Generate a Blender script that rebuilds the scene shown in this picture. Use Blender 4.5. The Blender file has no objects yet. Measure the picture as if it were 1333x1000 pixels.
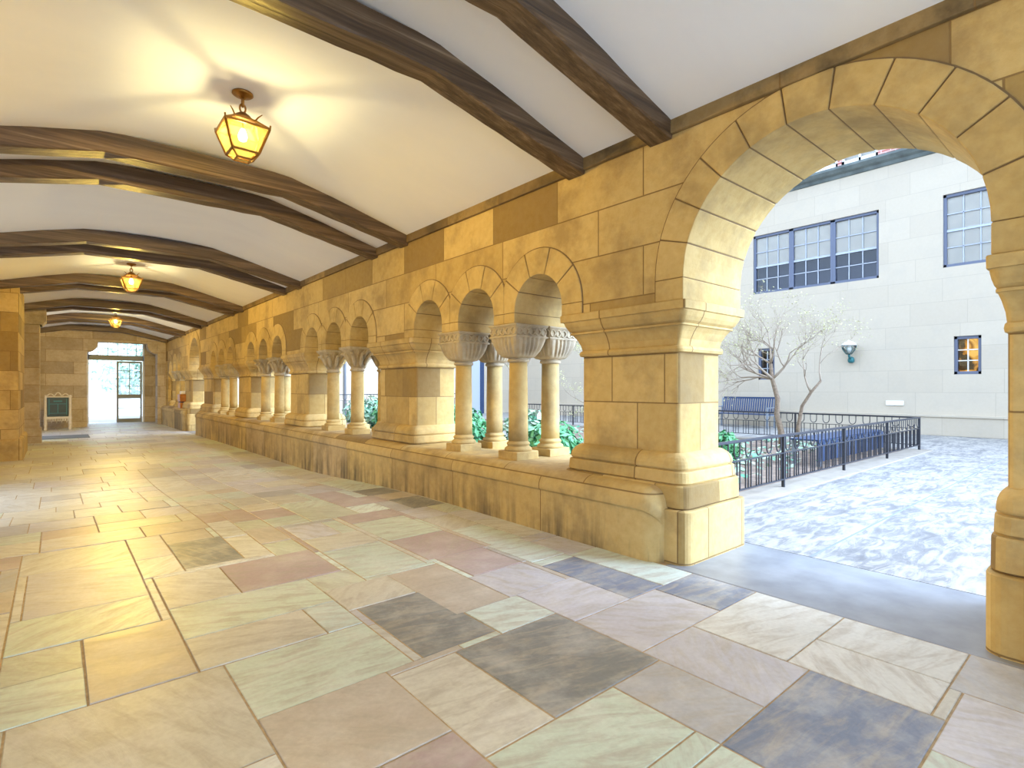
import bpy, bmesh, math, random
from mathutils import Vector, Matrix
random.seed(7)
C = bpy.context.scene.collection
PI = math.pi

# ------------------------------------------------------------------ helpers
class MB:
    """collects vertices and faces, builds ONE mesh object"""
    def __init__(s): s.v = []; s.f = []; s.sm = []
    def add(s, vs, fs, smooth=False):
        n = len(s.v); s.v += [tuple(v) for v in vs]
        s.f += [tuple(i + n for i in f) for f in fs]; s.sm += [smooth] * len(fs)
        return s
    def box(s, x0, x1, y0, y1, z0, z1):
        vs = [(x, y, z) for x in (x0, x1) for y in (y0, y1) for z in (z0, z1)]
        return s.add(vs, [(0,1,3,2),(4,6,7,5),(0,4,5,1),(2,3,7,6),(0,2,6,4),(1,5,7,3)])
    def hexa(s, a, b):
        """two quads (4 points each) joined"""
        return s.add(list(a) + list(b), [(3,2,1,0),(4,5,6,7),(0,1,5,4),(1,2,6,5),(2,3,7,6),(3,0,4,7)])
    def loft(s, rings, caps=True, smooth=True, closed=True):
        n = len(rings[0]); vs = [p for r in rings for p in r]; fs = []
        for i in range(len(rings) - 1):
            for j in range(n if closed else n - 1):
                k = (j + 1) % n
                fs.append((i*n+j, i*n+k, (i+1)*n+k, (i+1)*n+j))
        s.add(vs, fs, smooth)
        if caps:
            m = len(s.v) - len(vs)
            s.f.append(tuple(m + j for j in reversed(range(n)))); s.sm.append(False)
            s.f.append(tuple(m + (len(rings)-1)*n + j for j in range(n))); s.sm.append(False)
        return s
    def lathe(s, prof, c=(0,0,0), seg=32, smooth=True):
        return s.loft([[(c[0]+r*math.cos(2*PI*j/seg), c[1]+r*math.sin(2*PI*j/seg), c[2]+z) for j in range(seg)] for z, r in prof], True, smooth)
    def tube(s, pts, rad, seg=8, smooth=True):
        pts = [Vector(p) for p in pts]
        if not hasattr(rad, '__len__'): rad = [rad]*len(pts)
        rings = []; u = None
        for i, p in enumerate(pts):
            d = (pts[min(i+1, len(pts)-1)] - pts[max(i-1, 0)]).normalized()
            if u is None:
                u = d.orthogonal().normalized()
            else:
                u = (u - d*u.dot(d)); u = u.normalized() if u.length > 1e-6 else d.orthogonal().normalized()
            w = d.cross(u)
            rings.append([tuple(p + (u*math.cos(2*PI*j/seg) + w*math.sin(2*PI*j/seg))*rad[i]) for j in range(seg)])
        return s.loft(rings, True, smooth)
    def bar(s, a, b, w, h=None, up=(0,0,1)):
        h = h or w; a = Vector(a); b = Vector(b); d = (b-a).normalized(); up = Vector(up)
        if abs(d.dot(up)) > .98: up = Vector((1,0,0))
        r = d.cross(up).normalized(); u = r.cross(d)
        q = lambda p: [tuple(p + r*x*w/2 + u*y*h/2) for x, y in ((-1,-1),(1,-1),(1,1),(-1,1))]
        return s.hexa(q(a), q(b))
    def build(s, name, mat, parent=None, bevel=0, loc=None, seg=2):
        me = bpy.data.meshes.new(name); me.from_pydata(s.v, [], s.f)
        me.polygons.foreach_set('use_smooth', s.sm)
        bm = bmesh.new(); bm.from_mesh(me); bmesh.ops.recalc_face_normals(bm, faces=bm.faces); bm.to_mesh(me); bm.free()
        me.materials.append(mat)
        o = bpy.data.objects.new(name, me); C.objects.link(o)
        if parent: o.parent = parent
        if loc: o.location = loc
        if bevel:
            b = o.modifiers.new('bevel', 'BEVEL'); b.width = bevel; b.segments = seg; b.limit_method = 'ANGLE'; b.angle_limit = 0.6
        return o

def tag(o, label=None, cat=None, group=None, kind=None):
    if label: o['label'] = label
    if cat: o['category'] = cat
    if group: o['group'] = group
    if kind: o['kind'] = kind
    return o
def thing(name, label, cat, loc=(0,0,0), group=None, rz=0):
    o = bpy.data.objects.new(name, None); C.objects.link(o); o.location = loc; o.rotation_euler = (0,0,rz)
    return tag(o, label, cat, group, 'thing')
def dup(root, loc, label, group=None, rz=None):
    r = root.copy(); C.objects.link(r); r.location = loc; r['label'] = label
    if group: r['group'] = group
    if rz is not None: r.rotation_euler = (0,0,rz)
    for ch in list(root.children):
        c = ch.copy(); C.objects.link(c); c.parent = r
        for g in list(ch.children):
            d = g.copy(); C.objects.link(d); d.parent = c
    return r

# ------------------------------------------------------------------ materials
def lin(c):
    return tuple(((x/255)/12.92 if x/255 <= .04045 else ((x/255+.055)/1.055)**2.4) for x in c) + (1,)
class NT:
    def __init__(s, name):
        s.m = bpy.data.materials.new(name); s.m.use_nodes = True; s.t = s.m.node_tree
        s.b = s.t.nodes['Principled BSDF']; s.out = s.t.nodes['Material Output']
    def n(s, ty, ins=None, **kw):
        nd = s.t.nodes.new(ty)
        for k, v in kw.items(): setattr(nd, k, v)
        for k, v in (ins or {}).items():
            sock = nd.inputs[k]
            if hasattr(v, 'is_output'): s.t.links.new(v, sock)
            else: sock.default_value = v
        return nd
    def link(s, a, b): s.t.links.new(a, b)
    def ramp(s, fac, stops, interp='LINEAR'):
        r = s.n('ShaderNodeValToRGB', {0: fac}); cr = r.color_ramp; cr.interpolation = interp
        while len(cr.elements) < len(stops): cr.elements.new(.5)
        for e, (p, c) in zip(cr.elements, stops):
            e.position = p; e.color = c if hasattr(c, '__len__') else (c, c, c, 1)
        return r.outputs[0]
    def mix(s, fac, a, b, mode='MIX'):
        nd = s.n('ShaderNodeMix', data_type='RGBA', blend_type=mode)
        for i, v in ((0, fac), (6, a), (7, b)):
            if hasattr(v, 'is_output'): s.t.links.new(v, nd.inputs[i])
            else: nd.inputs[i].default_value = v
        return nd.outputs[2]
    def math(s, op, a, b=0.0):
        return s.n('ShaderNodeMath', {0: a, 1: b}, operation=op).outputs[0]
    def noise(s, vec, scale, detail=4, rough=.55, dist=0):
        return s.n('ShaderNodeTexNoise', {'Vector': vec, 'Scale': scale, 'Detail': detail, 'Roughness': rough, 'Distortion': dist}).outputs[0]
    def pos(s): return s.n('ShaderNodeNewGeometry').outputs['Position']
    def scaled(s, vec, sc, loc=(0,0,0)):
        return s.n('ShaderNodeMapping', {'Vector': vec, 'Scale': sc, 'Location': loc}).outputs[0]
    def bump(s, h, strength=.3, dist=.01):
        s.link(s.n('ShaderNodeBump', {'Height': h, 'Strength': strength, 'Distance': dist}).outputs[0], s.b.inputs['Normal'])

def plain(name, col, rough=.6, metal=0, noise=0, scale=8, spec=.5):
    N = NT(name); c = col if len(col) == 4 else lin(col)
    N.b.inputs['Roughness'].default_value = rough; N.b.inputs['Metallic'].default_value = metal
    N.b.inputs['Specular IOR Level'].default_value = spec
    if noise:
        f = N.noise(N.pos(), scale, 5)
        d = tuple(x*(1-noise) for x in c[:3]) + (1,)
        N.link(N.ramp(f, [(.3, d), (.7, c)]), N.b.inputs['Base Color'])
        N.bump(f, .2, .01)
    else: N.b.inputs['Base Color'].default_value = c
    return N.m

def stone(name, stops, mortar, bw=.85, rh=.39, zoff=0, xoff=0, msize=.006, stain=.5, stain_col=(.22,.16,.08,1), rough=.8, squash=1.35, joints=True, drip=False, bump=.6, grain=.5):
    N = NT(name); P = N.pos()
    sp = N.n('ShaderNodeSeparateXYZ', {0: P})
    tn = N.n('ShaderNodeSeparateXYZ', {0: N.n('ShaderNodeNewGeometry').outputs['True Normal']})
    side = N.math('GREATER_THAN', N.math('ABSOLUTE', tn.outputs[1]), N.math('ABSOLUTE', tn.outputs[0]))
    u = N.n('ShaderNodeMix', {0: side, 2: sp.outputs[1], 3: sp.outputs[0]}, data_type='FLOAT').outputs[0]
    u = N.math('ADD', u, xoff); v = N.math('SUBTRACT', sp.outputs[2], zoff)
    w = N.n('ShaderNodeCombineXYZ', {0: u, 1: v})
    br = N.n('ShaderNodeTexBrick', {'Vector': w.outputs[0], 'Color1': (0,0,0,1), 'Color2': (1,1,1,1), 'Mortar': (0,0,0,1), 'Scale': 1, 'Mortar Size': msize, 'Mortar Smooth': .3, 'Bias': 0, 'Brick Width': bw, 'Row Height': rh})
    br.offset = .42; br.offset_frequency = 2; br.squash = squash; br.squash_frequency = 3
    if joints: base = N.ramp(br.outputs[0], stops)
    else: base = N.ramp(N.noise(P, 1.3, 2), stops)
    n1 = N.noise(P, 2.2, 6, .62); n2 = N.noise(P, 14, 5, .6)
    base = N.mix(N.ramp(n2, [(.35, .0), (.7, grain)]), base, (.78,.68,.5,1), 'MULTIPLY')
    st = N.ramp(n1, [(.47, 0), (.66, stain)])
    base = N.mix(st, base, stain_col)
    if drip:
        n3 = N.noise(N.scaled(P, (7, 7, .9)), 1, 5, .6)
        low = N.ramp(sp.outputs[2], [(.0, 1), (.15, .6), (.42, .12)])
        base = N.mix(N.math('MULTIPLY', N.ramp(n3, [(.44, 0), (.66, .85)]), low), base, (.09,.075,.05,1))
    if joints: base = N.mix(N.math('MULTIPLY', br.outputs[1], .85), base, mortar)
    N.link(base, N.b.inputs['Base Color'])
    N.b.inputs['Roughness'].default_value = rough; N.b.inputs['Specular IOR Level'].default_value = .25
    h = N.math('ADD', N.math('MULTIPLY', n2, .6), n1)
    if joints: h = N.math('SUBTRACT', h, N.math('MULTIPLY', br.outputs[1], 1.2))
    N.bump(h, bump, .012)
    return N.m

L1 = (.63,.465,.20,1); L2 = (.53,.38,.15,1); L3 = (.29,.195,.075,1); MORT = (.20,.12,.045,1)
gold = [(0, L1), (.45, (.60,.44,.185,1)), (.62, L2), (.8, (.41,.285,.105,1)), (.93, L3)]
M = {}
M['wall'] = stone('golden_ashlar', gold, MORT, .95, .39, 2.42-.39*6, .3, stain=.62, stain_col=(.27,.18,.08,1))
M['shaft'] = stone('pier_ashlar', gold, MORT, .52, .39, .79, .17, squash=1.2)
M['plain'] = stone('golden_stone', gold, MORT, joints=False)
M['mould'] = stone('moulded_stone', [(0, L1), (.6, L2), (1, (.55,.43,.25,1))], MORT, .8, 2.0, -.6, .23, squash=1.0, msize=.007)
M['parapet'] = stone('parapet_stone', [(0, L1), (.5, L2), (.75, (.52,.40,.23,1)), (.95, L3)], MORT, 1.05, .9, -.4, .1, drip=True, stain=.55)
M['joint'] = plain('dark_mortar', (.20,.13,.06,1), .95)
M['pale'] = stone('pale_limestone', [(0,(.70,.64,.54,1)),(1,(.60,.54,.44,1))], MORT, joints=False, stain=.25)
M['carved'] = stone('carved_limestone', [(0,(.58,.49,.34,1)),(1,(.47,.40,.28,1))], MORT, joints=False, stain=.5, stain_col=(.11,.10,.09,1))
M['facade'] = stone('facade_limestone', [(0,(.56,.49,.385,1)),(.5,(.545,.475,.37,1)),(1,(.52,.45,.35,1))], (.42,.36,.28,1), 1.25, .62, .55, .2, msize=.006, stain=.16, stain_col=(.40,.37,.32,1), bump=.05, grain=.12)
M['endwall'] = stone('end_ashlar', [(0,(.56,.48,.37,1)),(.5,(.50,.425,.325,1)),(1,(.38,.32,.25,1))], MORT, 1.4, .46, 0, .3, stain=.35)
M['plate'] = stone('stained_plate', [(0,(.34,.24,.11,1)),(.5,(.24,.165,.08,1)),(1,(.12,.085,.05,1))], MORT, .7, .4, 3.0, 0, stain=.8, stain_col=(.08,.06,.035,1))

def wood():
    N = NT('dark_timber'); P = N.pos()
    g = N.noise(N.scaled(P, (.35, 13, 13)), 1.6, 7, .65, .15); f = N.noise(N.scaled(P, (1, 50, 50)), 1, 4, .6)
    c = N.ramp(g, [(.28, (.045,.028,.018,1)), (.48, (.12,.075,.042,1)), (.62, (.22,.145,.085,1)), (.78, (.46,.37,.26,1))])
    c = N.mix(.45, c, N.ramp(f, [(.35, (.25,.25,.25,1)), (.7, (1,1,1,1))]), 'MULTIPLY')
    N.link(c, N.b.inputs['Base Color']); N.b.inputs['Roughness'].default_value = .48; N.b.inputs['Specular IOR Level'].default_value = .5
    N.bump(N.math('ADD', g, N.math('MULTIPLY', f, .5)), .55, .012); return N.m
M['wood'] = wood()
def plaster():
    N = NT('ceiling_plaster'); P = N.pos(); f = N.noise(N.scaled(P, (.45,1,1)), 1.1, 5, .6, .6)
    N.link(N.ramp(f, [(.3, (.85,.87,.92,1)), (.7, (.90,.92,.96,1))]), N.b.inputs['Base Color'])
    N.b.inputs['Roughness'].default_value = .8; N.b.inputs['Specular IOR Level'].default_value = .15
    N.bump(N.noise(P, 9, 4), .08, .01); return N.m
M['plaster'] = plaster()
def flag():
    N = NT('flagstone'); P = N.pos()
    a = N.n('ShaderNodeAttribute', attribute_name='tile').outputs
    rr = N.n('ShaderNodeAttribute', attribute_name='turn').outputs[2]
    v = N.n('ShaderNodeVectorRotate', {'Vector': P, 'Angle': rr}, rotation_type='Z_AXIS').outputs[0]
    st = N.noise(N.scaled(v, (2.2, 9, 1)), 1.7, 8, .66, .6); cl = N.noise(P, 3.5, 6, .65, .3); fi = N.noise(P, 40, 4)
    c = N.mix(N.ramp(st, [(.45, 0), (.64, .68)]), a[0], (.42,.38,.31,1))
    c = N.mix(N.ramp(cl, [(.45, 0), (.8, .45)]), c, (.80,.79,.74,1))
    c = N.mix(.35, c, N.ramp(fi, [(.3, (.72,.7,.68,1)), (.65, (1,1,1,1))]), 'MULTIPLY')
    N.link(c, N.b.inputs['Base Color'])
    N.link(N.ramp(N.math('ADD', N.math('MULTIPLY', cl, .6), N.math('MULTIPLY', st, .4)), [(.3, .36), (.7, .55)]), N.b.inputs['Roughness'])
    N.b.inputs['Specular IOR Level'].default_value = .4
    N.bump(N.math('ADD', st, N.math('MULTIPLY', cl, .8)), .22, .010); return N.m
M['flag'] = flag()
M['grout'] = plain('grout', (.56,.42,.25,1), .9, noise=.4, scale=20)
def path():
    N = NT('path_slate'); P = N.pos()
    s1 = N.noise(N.scaled(P, (1.5, 5.0, 1)), 1.9, 9, .7, 1.2); s2 = N.noise(P, 2.0, 5, .6)
    f = N.math('ADD', N.math('MULTIPLY', s1, .75), N.math('MULTIPLY', s2, .35))
    c = N.ramp(f, [(.40, (.15,.15,.155,1)), (.50, (.21,.21,.21,1)), (.57, (.33,.32,.30,1)), (.68, (.42,.40,.37,1))])
    N.link(c, N.b.inputs['Base Color']); N.b.inputs['Roughness'].default_value = .55
    N.bump(s1, .2, .01); return N.m
M['path'] = path()
M['sill'] = plain('threshold_slate', (.32,.34,.37,1), .38, noise=.35, scale=3.5)
M['kerb'] = plain('kerb_stone', (.36,.32,.265,1), .85, noise=.25, scale=4)
M['soil'] = plain('bed_soil', (.34,.25,.19,1), .95, noise=.5, scale=5)
M['iron'] = plain('black_iron', (.035,.038,.05,1), .42, .3)
M['blue'] = plain('blue_paint', (.03,.06,.14,1), .45, 0, .2, 10)
M['frame'] = plain('blue_grey_paint', (.12,.14,.20,1), .5)
M['white'] = plain('white_paint', (.80,.80,.78,1), .55)
M['curtain'] = plain('pale_blind', (.86,.76,.60,1), .8, noise=.15, scale=3)
M['dark'] = plain('dark_room', (.02,.035,.085,1), .8)
M['cornice'] = plain('green_grey_cornice', (.16,.19,.18,1), .7, noise=.5, scale=3)
M['brass'] = plain('aged_brass', (.42,.22,.055,1), .38, .85, .4, 20)
M['teal'] = plain('teal_bronze', (.03,.16,.17,1), .5, .3)
M['orange'] = plain('orange_wood', (.48,.17,.02,1), .45, noise=.4, scale=9)
M['chest'] = plain('dark_green_panel', (.004,.028,.03,1), .4, noise=.5, scale=12)
M['mat'] = plain('grey_mat', (.16,.18,.21,1), .95, noise=.3, scale=40)
M['palegrey'] = plain('pale_grey_paint', (.42,.46,.52,1), .5)
M['steel'] = plain('steel_frame', (.22,.25,.29,1), .45)
M['bark'] = plain('bark', (.30,.22,.15,1), .85, noise=.5, scale=25)
M['twig'] = plain('twig', (.36,.29,.22,1), .85)
def leafmat(name, a, b):
    N = NT(name); r = N.n('ShaderNodeNewGeometry').outputs['Random Per Island']
    N.link(N.ramp(r, [(0, a), (1, b)]), N.b.inputs['Base Color']); N.b.inputs['Roughness'].default_value = .5; return N.m
M['leaf'] = leafmat('green_leaf', (.03,.20,.07,1), (.16,.46,.20,1))
M['ivy'] = leafmat('ivy_leaf', (.05,.24,.13,1), (.50,.62,.46,1))
M['bud'] = leafmat('spring_bud', (.33,.32,.12,1), (.52,.50,.25,1))
M['hedge'] = leafmat('street_leaf', (.42,.58,.50,1), (.66,.76,.62,1))  # leaf colours paled to carry the glare beyond the far door
def brickred():
    N = NT('red_brick'); P = N.pos(); sp = N.n('ShaderNodeSeparateXYZ', {0: P})
    br = N.n('ShaderNodeTexBrick', {'Vector': N.n('ShaderNodeCombineXYZ', {0: sp.outputs[1], 1: sp.outputs[2]}).outputs[0], 'Color1': (.42,.13,.11,1), 'Color2': (.52,.2,.17,1), 'Mortar': (.6,.5,.46,1), 'Scale': 1, 'Mortar Size': .012, 'Brick Width': .24, 'Row Height': .085})
    N.link(br.outputs[0], N.b.inputs['Base Color']); N.b.inputs['Roughness'].default_value = .85; return N.m
M['brick'] = brickred()
def glass(name, tint=(1,1,1,1), gl=.12, rough=.03):
    N = NT(name); t = N.t; t.nodes.remove(N.b)
    tr = N.n('ShaderNodeBsdfTransparent', {'Color': tint}); g = N.n('ShaderNodeBsdfGlossy', {'Roughness': rough})
    fr = N.n('ShaderNodeFresnel', {'IOR': 1.5}).outputs[0]
    mx = N.n('ShaderNodeMixShader', {0: N.math('ADD', fr, gl), 1: tr.outputs[0], 2: g.outputs[0]})
    N.link(mx.outputs[0], N.out.inputs[0]); return N.m
M['glass'] = glass('window_glass', (.93,.95,.97,1), .0)
M['clear'] = glass('clear_glass', (.94,.97,.97,1), .02)
def amber():
    N = NT('amber_glass'); t = N.t; t.nodes.remove(N.b)
    tr = N.n('ShaderNodeBsdfTransparent', {'Color': (1,.87,.40,1)}); tl = N.n('ShaderNodeBsdfTranslucent', {'Color': (1,.82,.28,1)})
    mx = N.n('ShaderNodeMixShader', {0: .2, 1: tr.outputs[0], 2: tl.outputs[0]})
    N.link(mx.outputs[0], N.out.inputs[0]); return N.m
M['amber'] = amber()
def emit(name, col, s):
    N = NT(name); N.t.nodes.remove(N.b); N.link(N.n('ShaderNodeEmission', {'Color': col, 'Strength': s}).outputs[0], N.out.inputs[0]); return N.m
def bulb():
    N = NT('glowing_bulb'); N.t.nodes.remove(N.b)
    e = N.n('ShaderNodeEmission', {'Color': (1,.80,.42,1), 'Strength': 70}); t = N.n('ShaderNodeBsdfTransparent')
    N.link(N.n('ShaderNodeAddShader', {0: e.outputs[0], 1: t.outputs[0]}).outputs[0], N.out.inputs[0]); return N.m
M['bulb'] = bulb()
def litroom():
    N = NT('lit_room'); P = N.pos(); f = N.noise(P, 3.2, 2, .4, .8)
    c = N.ramp(f, [(.42, (.05,.03,.02,1)), (.5, (.55,.22,.03,1)), (.62, (1,.55,.12,1))])
    N.t.nodes.remove(N.b); N.link(N.n('ShaderNodeEmission', {'Color': c, 'Strength': 1.0}).outputs[0], N.out.inputs[0]); return N.m
M['lit'] = litroom()

# ------------------------------------------------------------------ measures (metres; x runs down the corridor, y towards the courtyard)
YF, YB = 3.52, 4.36              # faces of the upper wall
SY0, SY1 = 3.63, 4.24            # faces of the pier shafts
SPR, SILL = 1.953, .56
def sstep(a, b, x):
    t = max(0, min(1, (x-a)/(b-a))); return t*t*(3-2*t)
def fz(x): return -.15*sstep(5.2, 10, x) - .07*sstep(12, 26, x)   # the floor dips gently towards the far end
WIN = [-2.08, 4.76, 8.73, 12.70, 16.67, 24.35]
ARCH = [1.34, 20.55]
RA, STA = .857, .165; RW, STW, SPC = .335, .105, .995

# ------------------------------------------------------------------ the arcade wall
openings = []
for c in ARCH: openings.append((c, RA, STA))
for c in WIN:
    for k in (-1, 0, 1): openings.append((c + k*SPC, RW, STW))
openings.sort()
X0, X1, ZT = -5.0, 29.6, 4.3
pts = [(X0, ZT), (X0, .2), (-3.75, .2), (-3.75, SPR)]
for c, r, st in openings:
    pts.append((c - r, SPR))
    n = 40 if r > .5 else 22
    pts += [(c - r*math.cos(PI*i/n), SPR + st + r*math.sin(PI*i/n)) for i in range(n+1)]
    pts.append((c + r, SPR))
pts += [(26.05, SPR), (26.05, -.6), (X1, -.6), (X1, ZT)]
me = bpy.data.meshes.new('wall_right'); bm = bmesh.new()
vs = [bm.verts.new((x, YF, z)) for x, z in pts]
f = bm.faces.new(vs)
ex = bmesh.ops.extrude_face_region(bm, geom=[f])
for v in [g for g in ex['geom'] if isinstance(g, bmesh.types.BMVert)]: v.co.y = YB
bmesh.ops.triangulate(bm, faces=[f for f in bm.faces if len(f.verts) > 4])
bmesh.ops.recalc_face_normals(bm, faces=bm.faces)
bm.to_mesh(me); bm.free(); me.materials.append(M['wall'])
wall = bpy.data.objects.new('wall_right', me); C.objects.link(wall); wall['kind'] = 'structure'

def archivolt(c, r, st, rw, nv, lo=9, hi=9):
    """ring of voussoirs through the whole wall, a shade proud of its faces, with open joints over dark mortar"""
    zc = SPR + st; g = .0042/r; ins = .006
    b = MB(); mb_ = MB()
    y0, y1 = YF - .013, YB + .013
    segs = []
    ang = PI/nv
    for i in range(nv): segs.append((i*ang + (g if i else 0), (i+1)*ang - (g if i < nv-1 else 0)))
    def ring(r_, a, y): return (c + max(-lo, min(hi, r_*math.cos(a))), y, zc + r_*math.sin(a))
    for a, e in segs:
        n = max(3, int(18/nv)+2)
        rings = []
        for k in range(n+1):
            t = a + (e-a)*k/n
            rings.append([ring(r-ins, t, y0), ring(r+rw, t, y0), ring(r+rw, t, y1), ring(r-ins, t, y1)])
        b.loft(rings, True, False)
    for s in (-1, 1):                                    # the stilted feet
        xa, xb = sorted((c + s*(r-ins), c + s*min(r+rw, hi if s > 0 else lo)))
        b.box(xa, xb, y0, y1, SPR+.002, zc - .004)
    n = 40; rings = []
    for k in range(n+1):
        t = PI*k/n; R0, R1 = r - .0015, r + rw + .009
        rings.append([ring(R0, t, YF-.004), ring(R1, t, YF-.004), ring(R1, t, YB+.004), ring(R0, t, YB+.004)])
    mb_.loft(rings, True, False)
    for s in (-1, 1):
        xa, xb = sorted((c + s*(r-.0015), c + s*min(r+rw+.009, (hi if s > 0 else lo)+.002))); mb_.box(xa, xb, YF-.004, YB+.004, SPR+.002, zc)
    o = b.build('archivolt', M['plain'], wall, .006)
    j = mb_.build('mortar_joint', M['joint'], o)
    return o
for c in ARCH: archivolt(c, RA, STA, .235, 11)
for c in WIN:
    for k in (-1, 0, 1): archivolt(c + k*SPC, RW, STW, .24, 5, 9 if k == -1 else SPC/2-.002, 9 if k == 1 else SPC/2-.002)

def rrect(x0, x1, y0, y1, r, z, n=6):
    r = max(.004, r); out = []
    for cx, cy, a in ((x1-r, y1-r, 0), (x0+r, y1-r, 90), (x0+r, y0+r, 180), (x1-r, y0+r, 270)):
        for k in range(n+1):
            t = math.radians(a + 90*k/n); out.append((cx + r*math.cos(t), cy + r*math.sin(t), z))
    return out
def pblock(prof, x0, x1, y0=SY0, y1=SY1, fx=1.0):
    """loft of rounded rectangles: prof = (z, offset, corner radius)"""
    return MB().loft([rrect(x0-o*fx, x1+o*fx, y0-o, y1+o, r, z) for z, o, r in prof], True, False)
IMP = [(1.575,.0,.03),(1.58,.028,.05),(1.60,.036,.055),(1.622,.028,.05),(1.63,.008,.03),(1.68,.018,.03),(1.735,.045,.03),(1.772,.07,.03),(1.775,.085,.03),(1.79,.085,.03),
       (1.792,.075,.03),(1.81,.098,.04),(1.84,.118,.05),(1.87,.130,.05),(1.885,.132,.05),(1.887,.145,.015),(1.945,.147,.015),(1.952,.14,.015)]
BAS = [(.80,.0,.03),(.797,.022,.04),(.785,.046,.06),(.768,.070,.08),(.745,.088,.09),(.72,.099,.1),(.695,.102,.1),(.684,.098,.1),(.680,.084,.09),(.674,.084,.09),(.670,.106,.1),(.662,.110,.1),(.60,.114,.1),(.585,.116,.1),(.580,.112,.1),(.575,.10,.09),(.567,.10,.09)]
def pier(xa, xb, floor_left=False, floor_right=False, fx=1.0):
    """xa..xb: the shaft; a side on an archway runs its plinth to the floor"""
    p = pblock([(.79,0,.03),(1.58,0,.03)], xa, xb).build('pier', M['shaft'], wall)
    pblock(IMP, xa, xb, fx=fx).build('impost', M['mould'], p)
    pblock(BAS[::-1], xa, xb, fx=fx).build('pier_base', M['mould'], p)
    if floor_left or floor_right:
        z = min(0, fz(xa)) - .12
        pl = [(z,.165,.09),(.385,.165,.09),(.392,.158,.09),(.395,.122,.09),(.401,.122,.09),(.406,.134,.09),(.56,.130,.09),(.57,.122,.09)]
        pblock(pl, xa, xb, fx=fx).build('plinth', M['shaft'], p)
HW = SPC + RW                                            # half a triple window
def edges(c): return c - HW - .135, c + HW + .135
pier(2.305, 3.29, floor_left=True)
for a, b in zip(WIN[1:4], WIN[2:5]): pier(a+HW+.135, b-HW-.135)
pier(WIN[4]+HW+.135, ARCH[1]-RA-.11, floor_right=True)
pier(ARCH[1]+RA+.11, WIN[5]-HW-.135, floor_left=True)
pier(-.69, .445, floor_right=True, fx=.42)
pier(WIN[5]+HW+.135, 26.3)

def parapet(xa, xb, end_a=True, end_b=True):
    prof = [(3.36,-.4),(3.36,.372),(3.348,.378),(3.340,.390),(3.340,.405)]
    n = 8
    for k in range(n+1):
        t = PI/2*k/n; prof.append((3.338 + .16*(1-math.cos(t)), .405 + .155*math.sin(t)))
    prof += [(4.36,SILL),(4.45,.53),(4.45,-.4)]
    rings = []
    def sec(x, d): return [(x, y if y > 4.0 else y + d, z - d if z > .3 else z) for y, z in prof]
    R = .15; st = 7
    xs = []
    if end_a: xs += [(xa + R*(1-math.cos(PI/2*k/st)), R*(1-math.sin(PI/2*k/st))) for k in range(st+1)]
    else: xs.append((xa, 0))
    xs += [(xa + R + (xb-xa-2*R)*k/40, 0) for k in range(1, 40)]
    if end_b: xs += [(xb - R*(1-math.cos(PI/2*k/st)), R*(1-math.sin(PI/2*k/st))) for k in range(st, -1, -1)]
    else: xs.append((xb, 0))
    b = MB().loft([sec(x, d*.9) for x, d in xs], True, True)
    o = b.build('parapet', M['parapet'], wall)
    o.data.polygons.foreach_set('use_smooth', [True]*len(o.data.polygons))
    m = o.modifiers.new('crease', 'EDGE_SPLIT'); m.split_angle = .55
    return o
parapet(2.32, ARCH[1]-RA-.14)
parapet(ARCH[1]+RA+.2, 27.6, True, False)
parapet(-4.9, .36, False, True)
MB().box(X0, X1, YF-.03, YF+.1, 3.20, 3.36).build('string_course', M['plate'], wall, .008)

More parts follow.
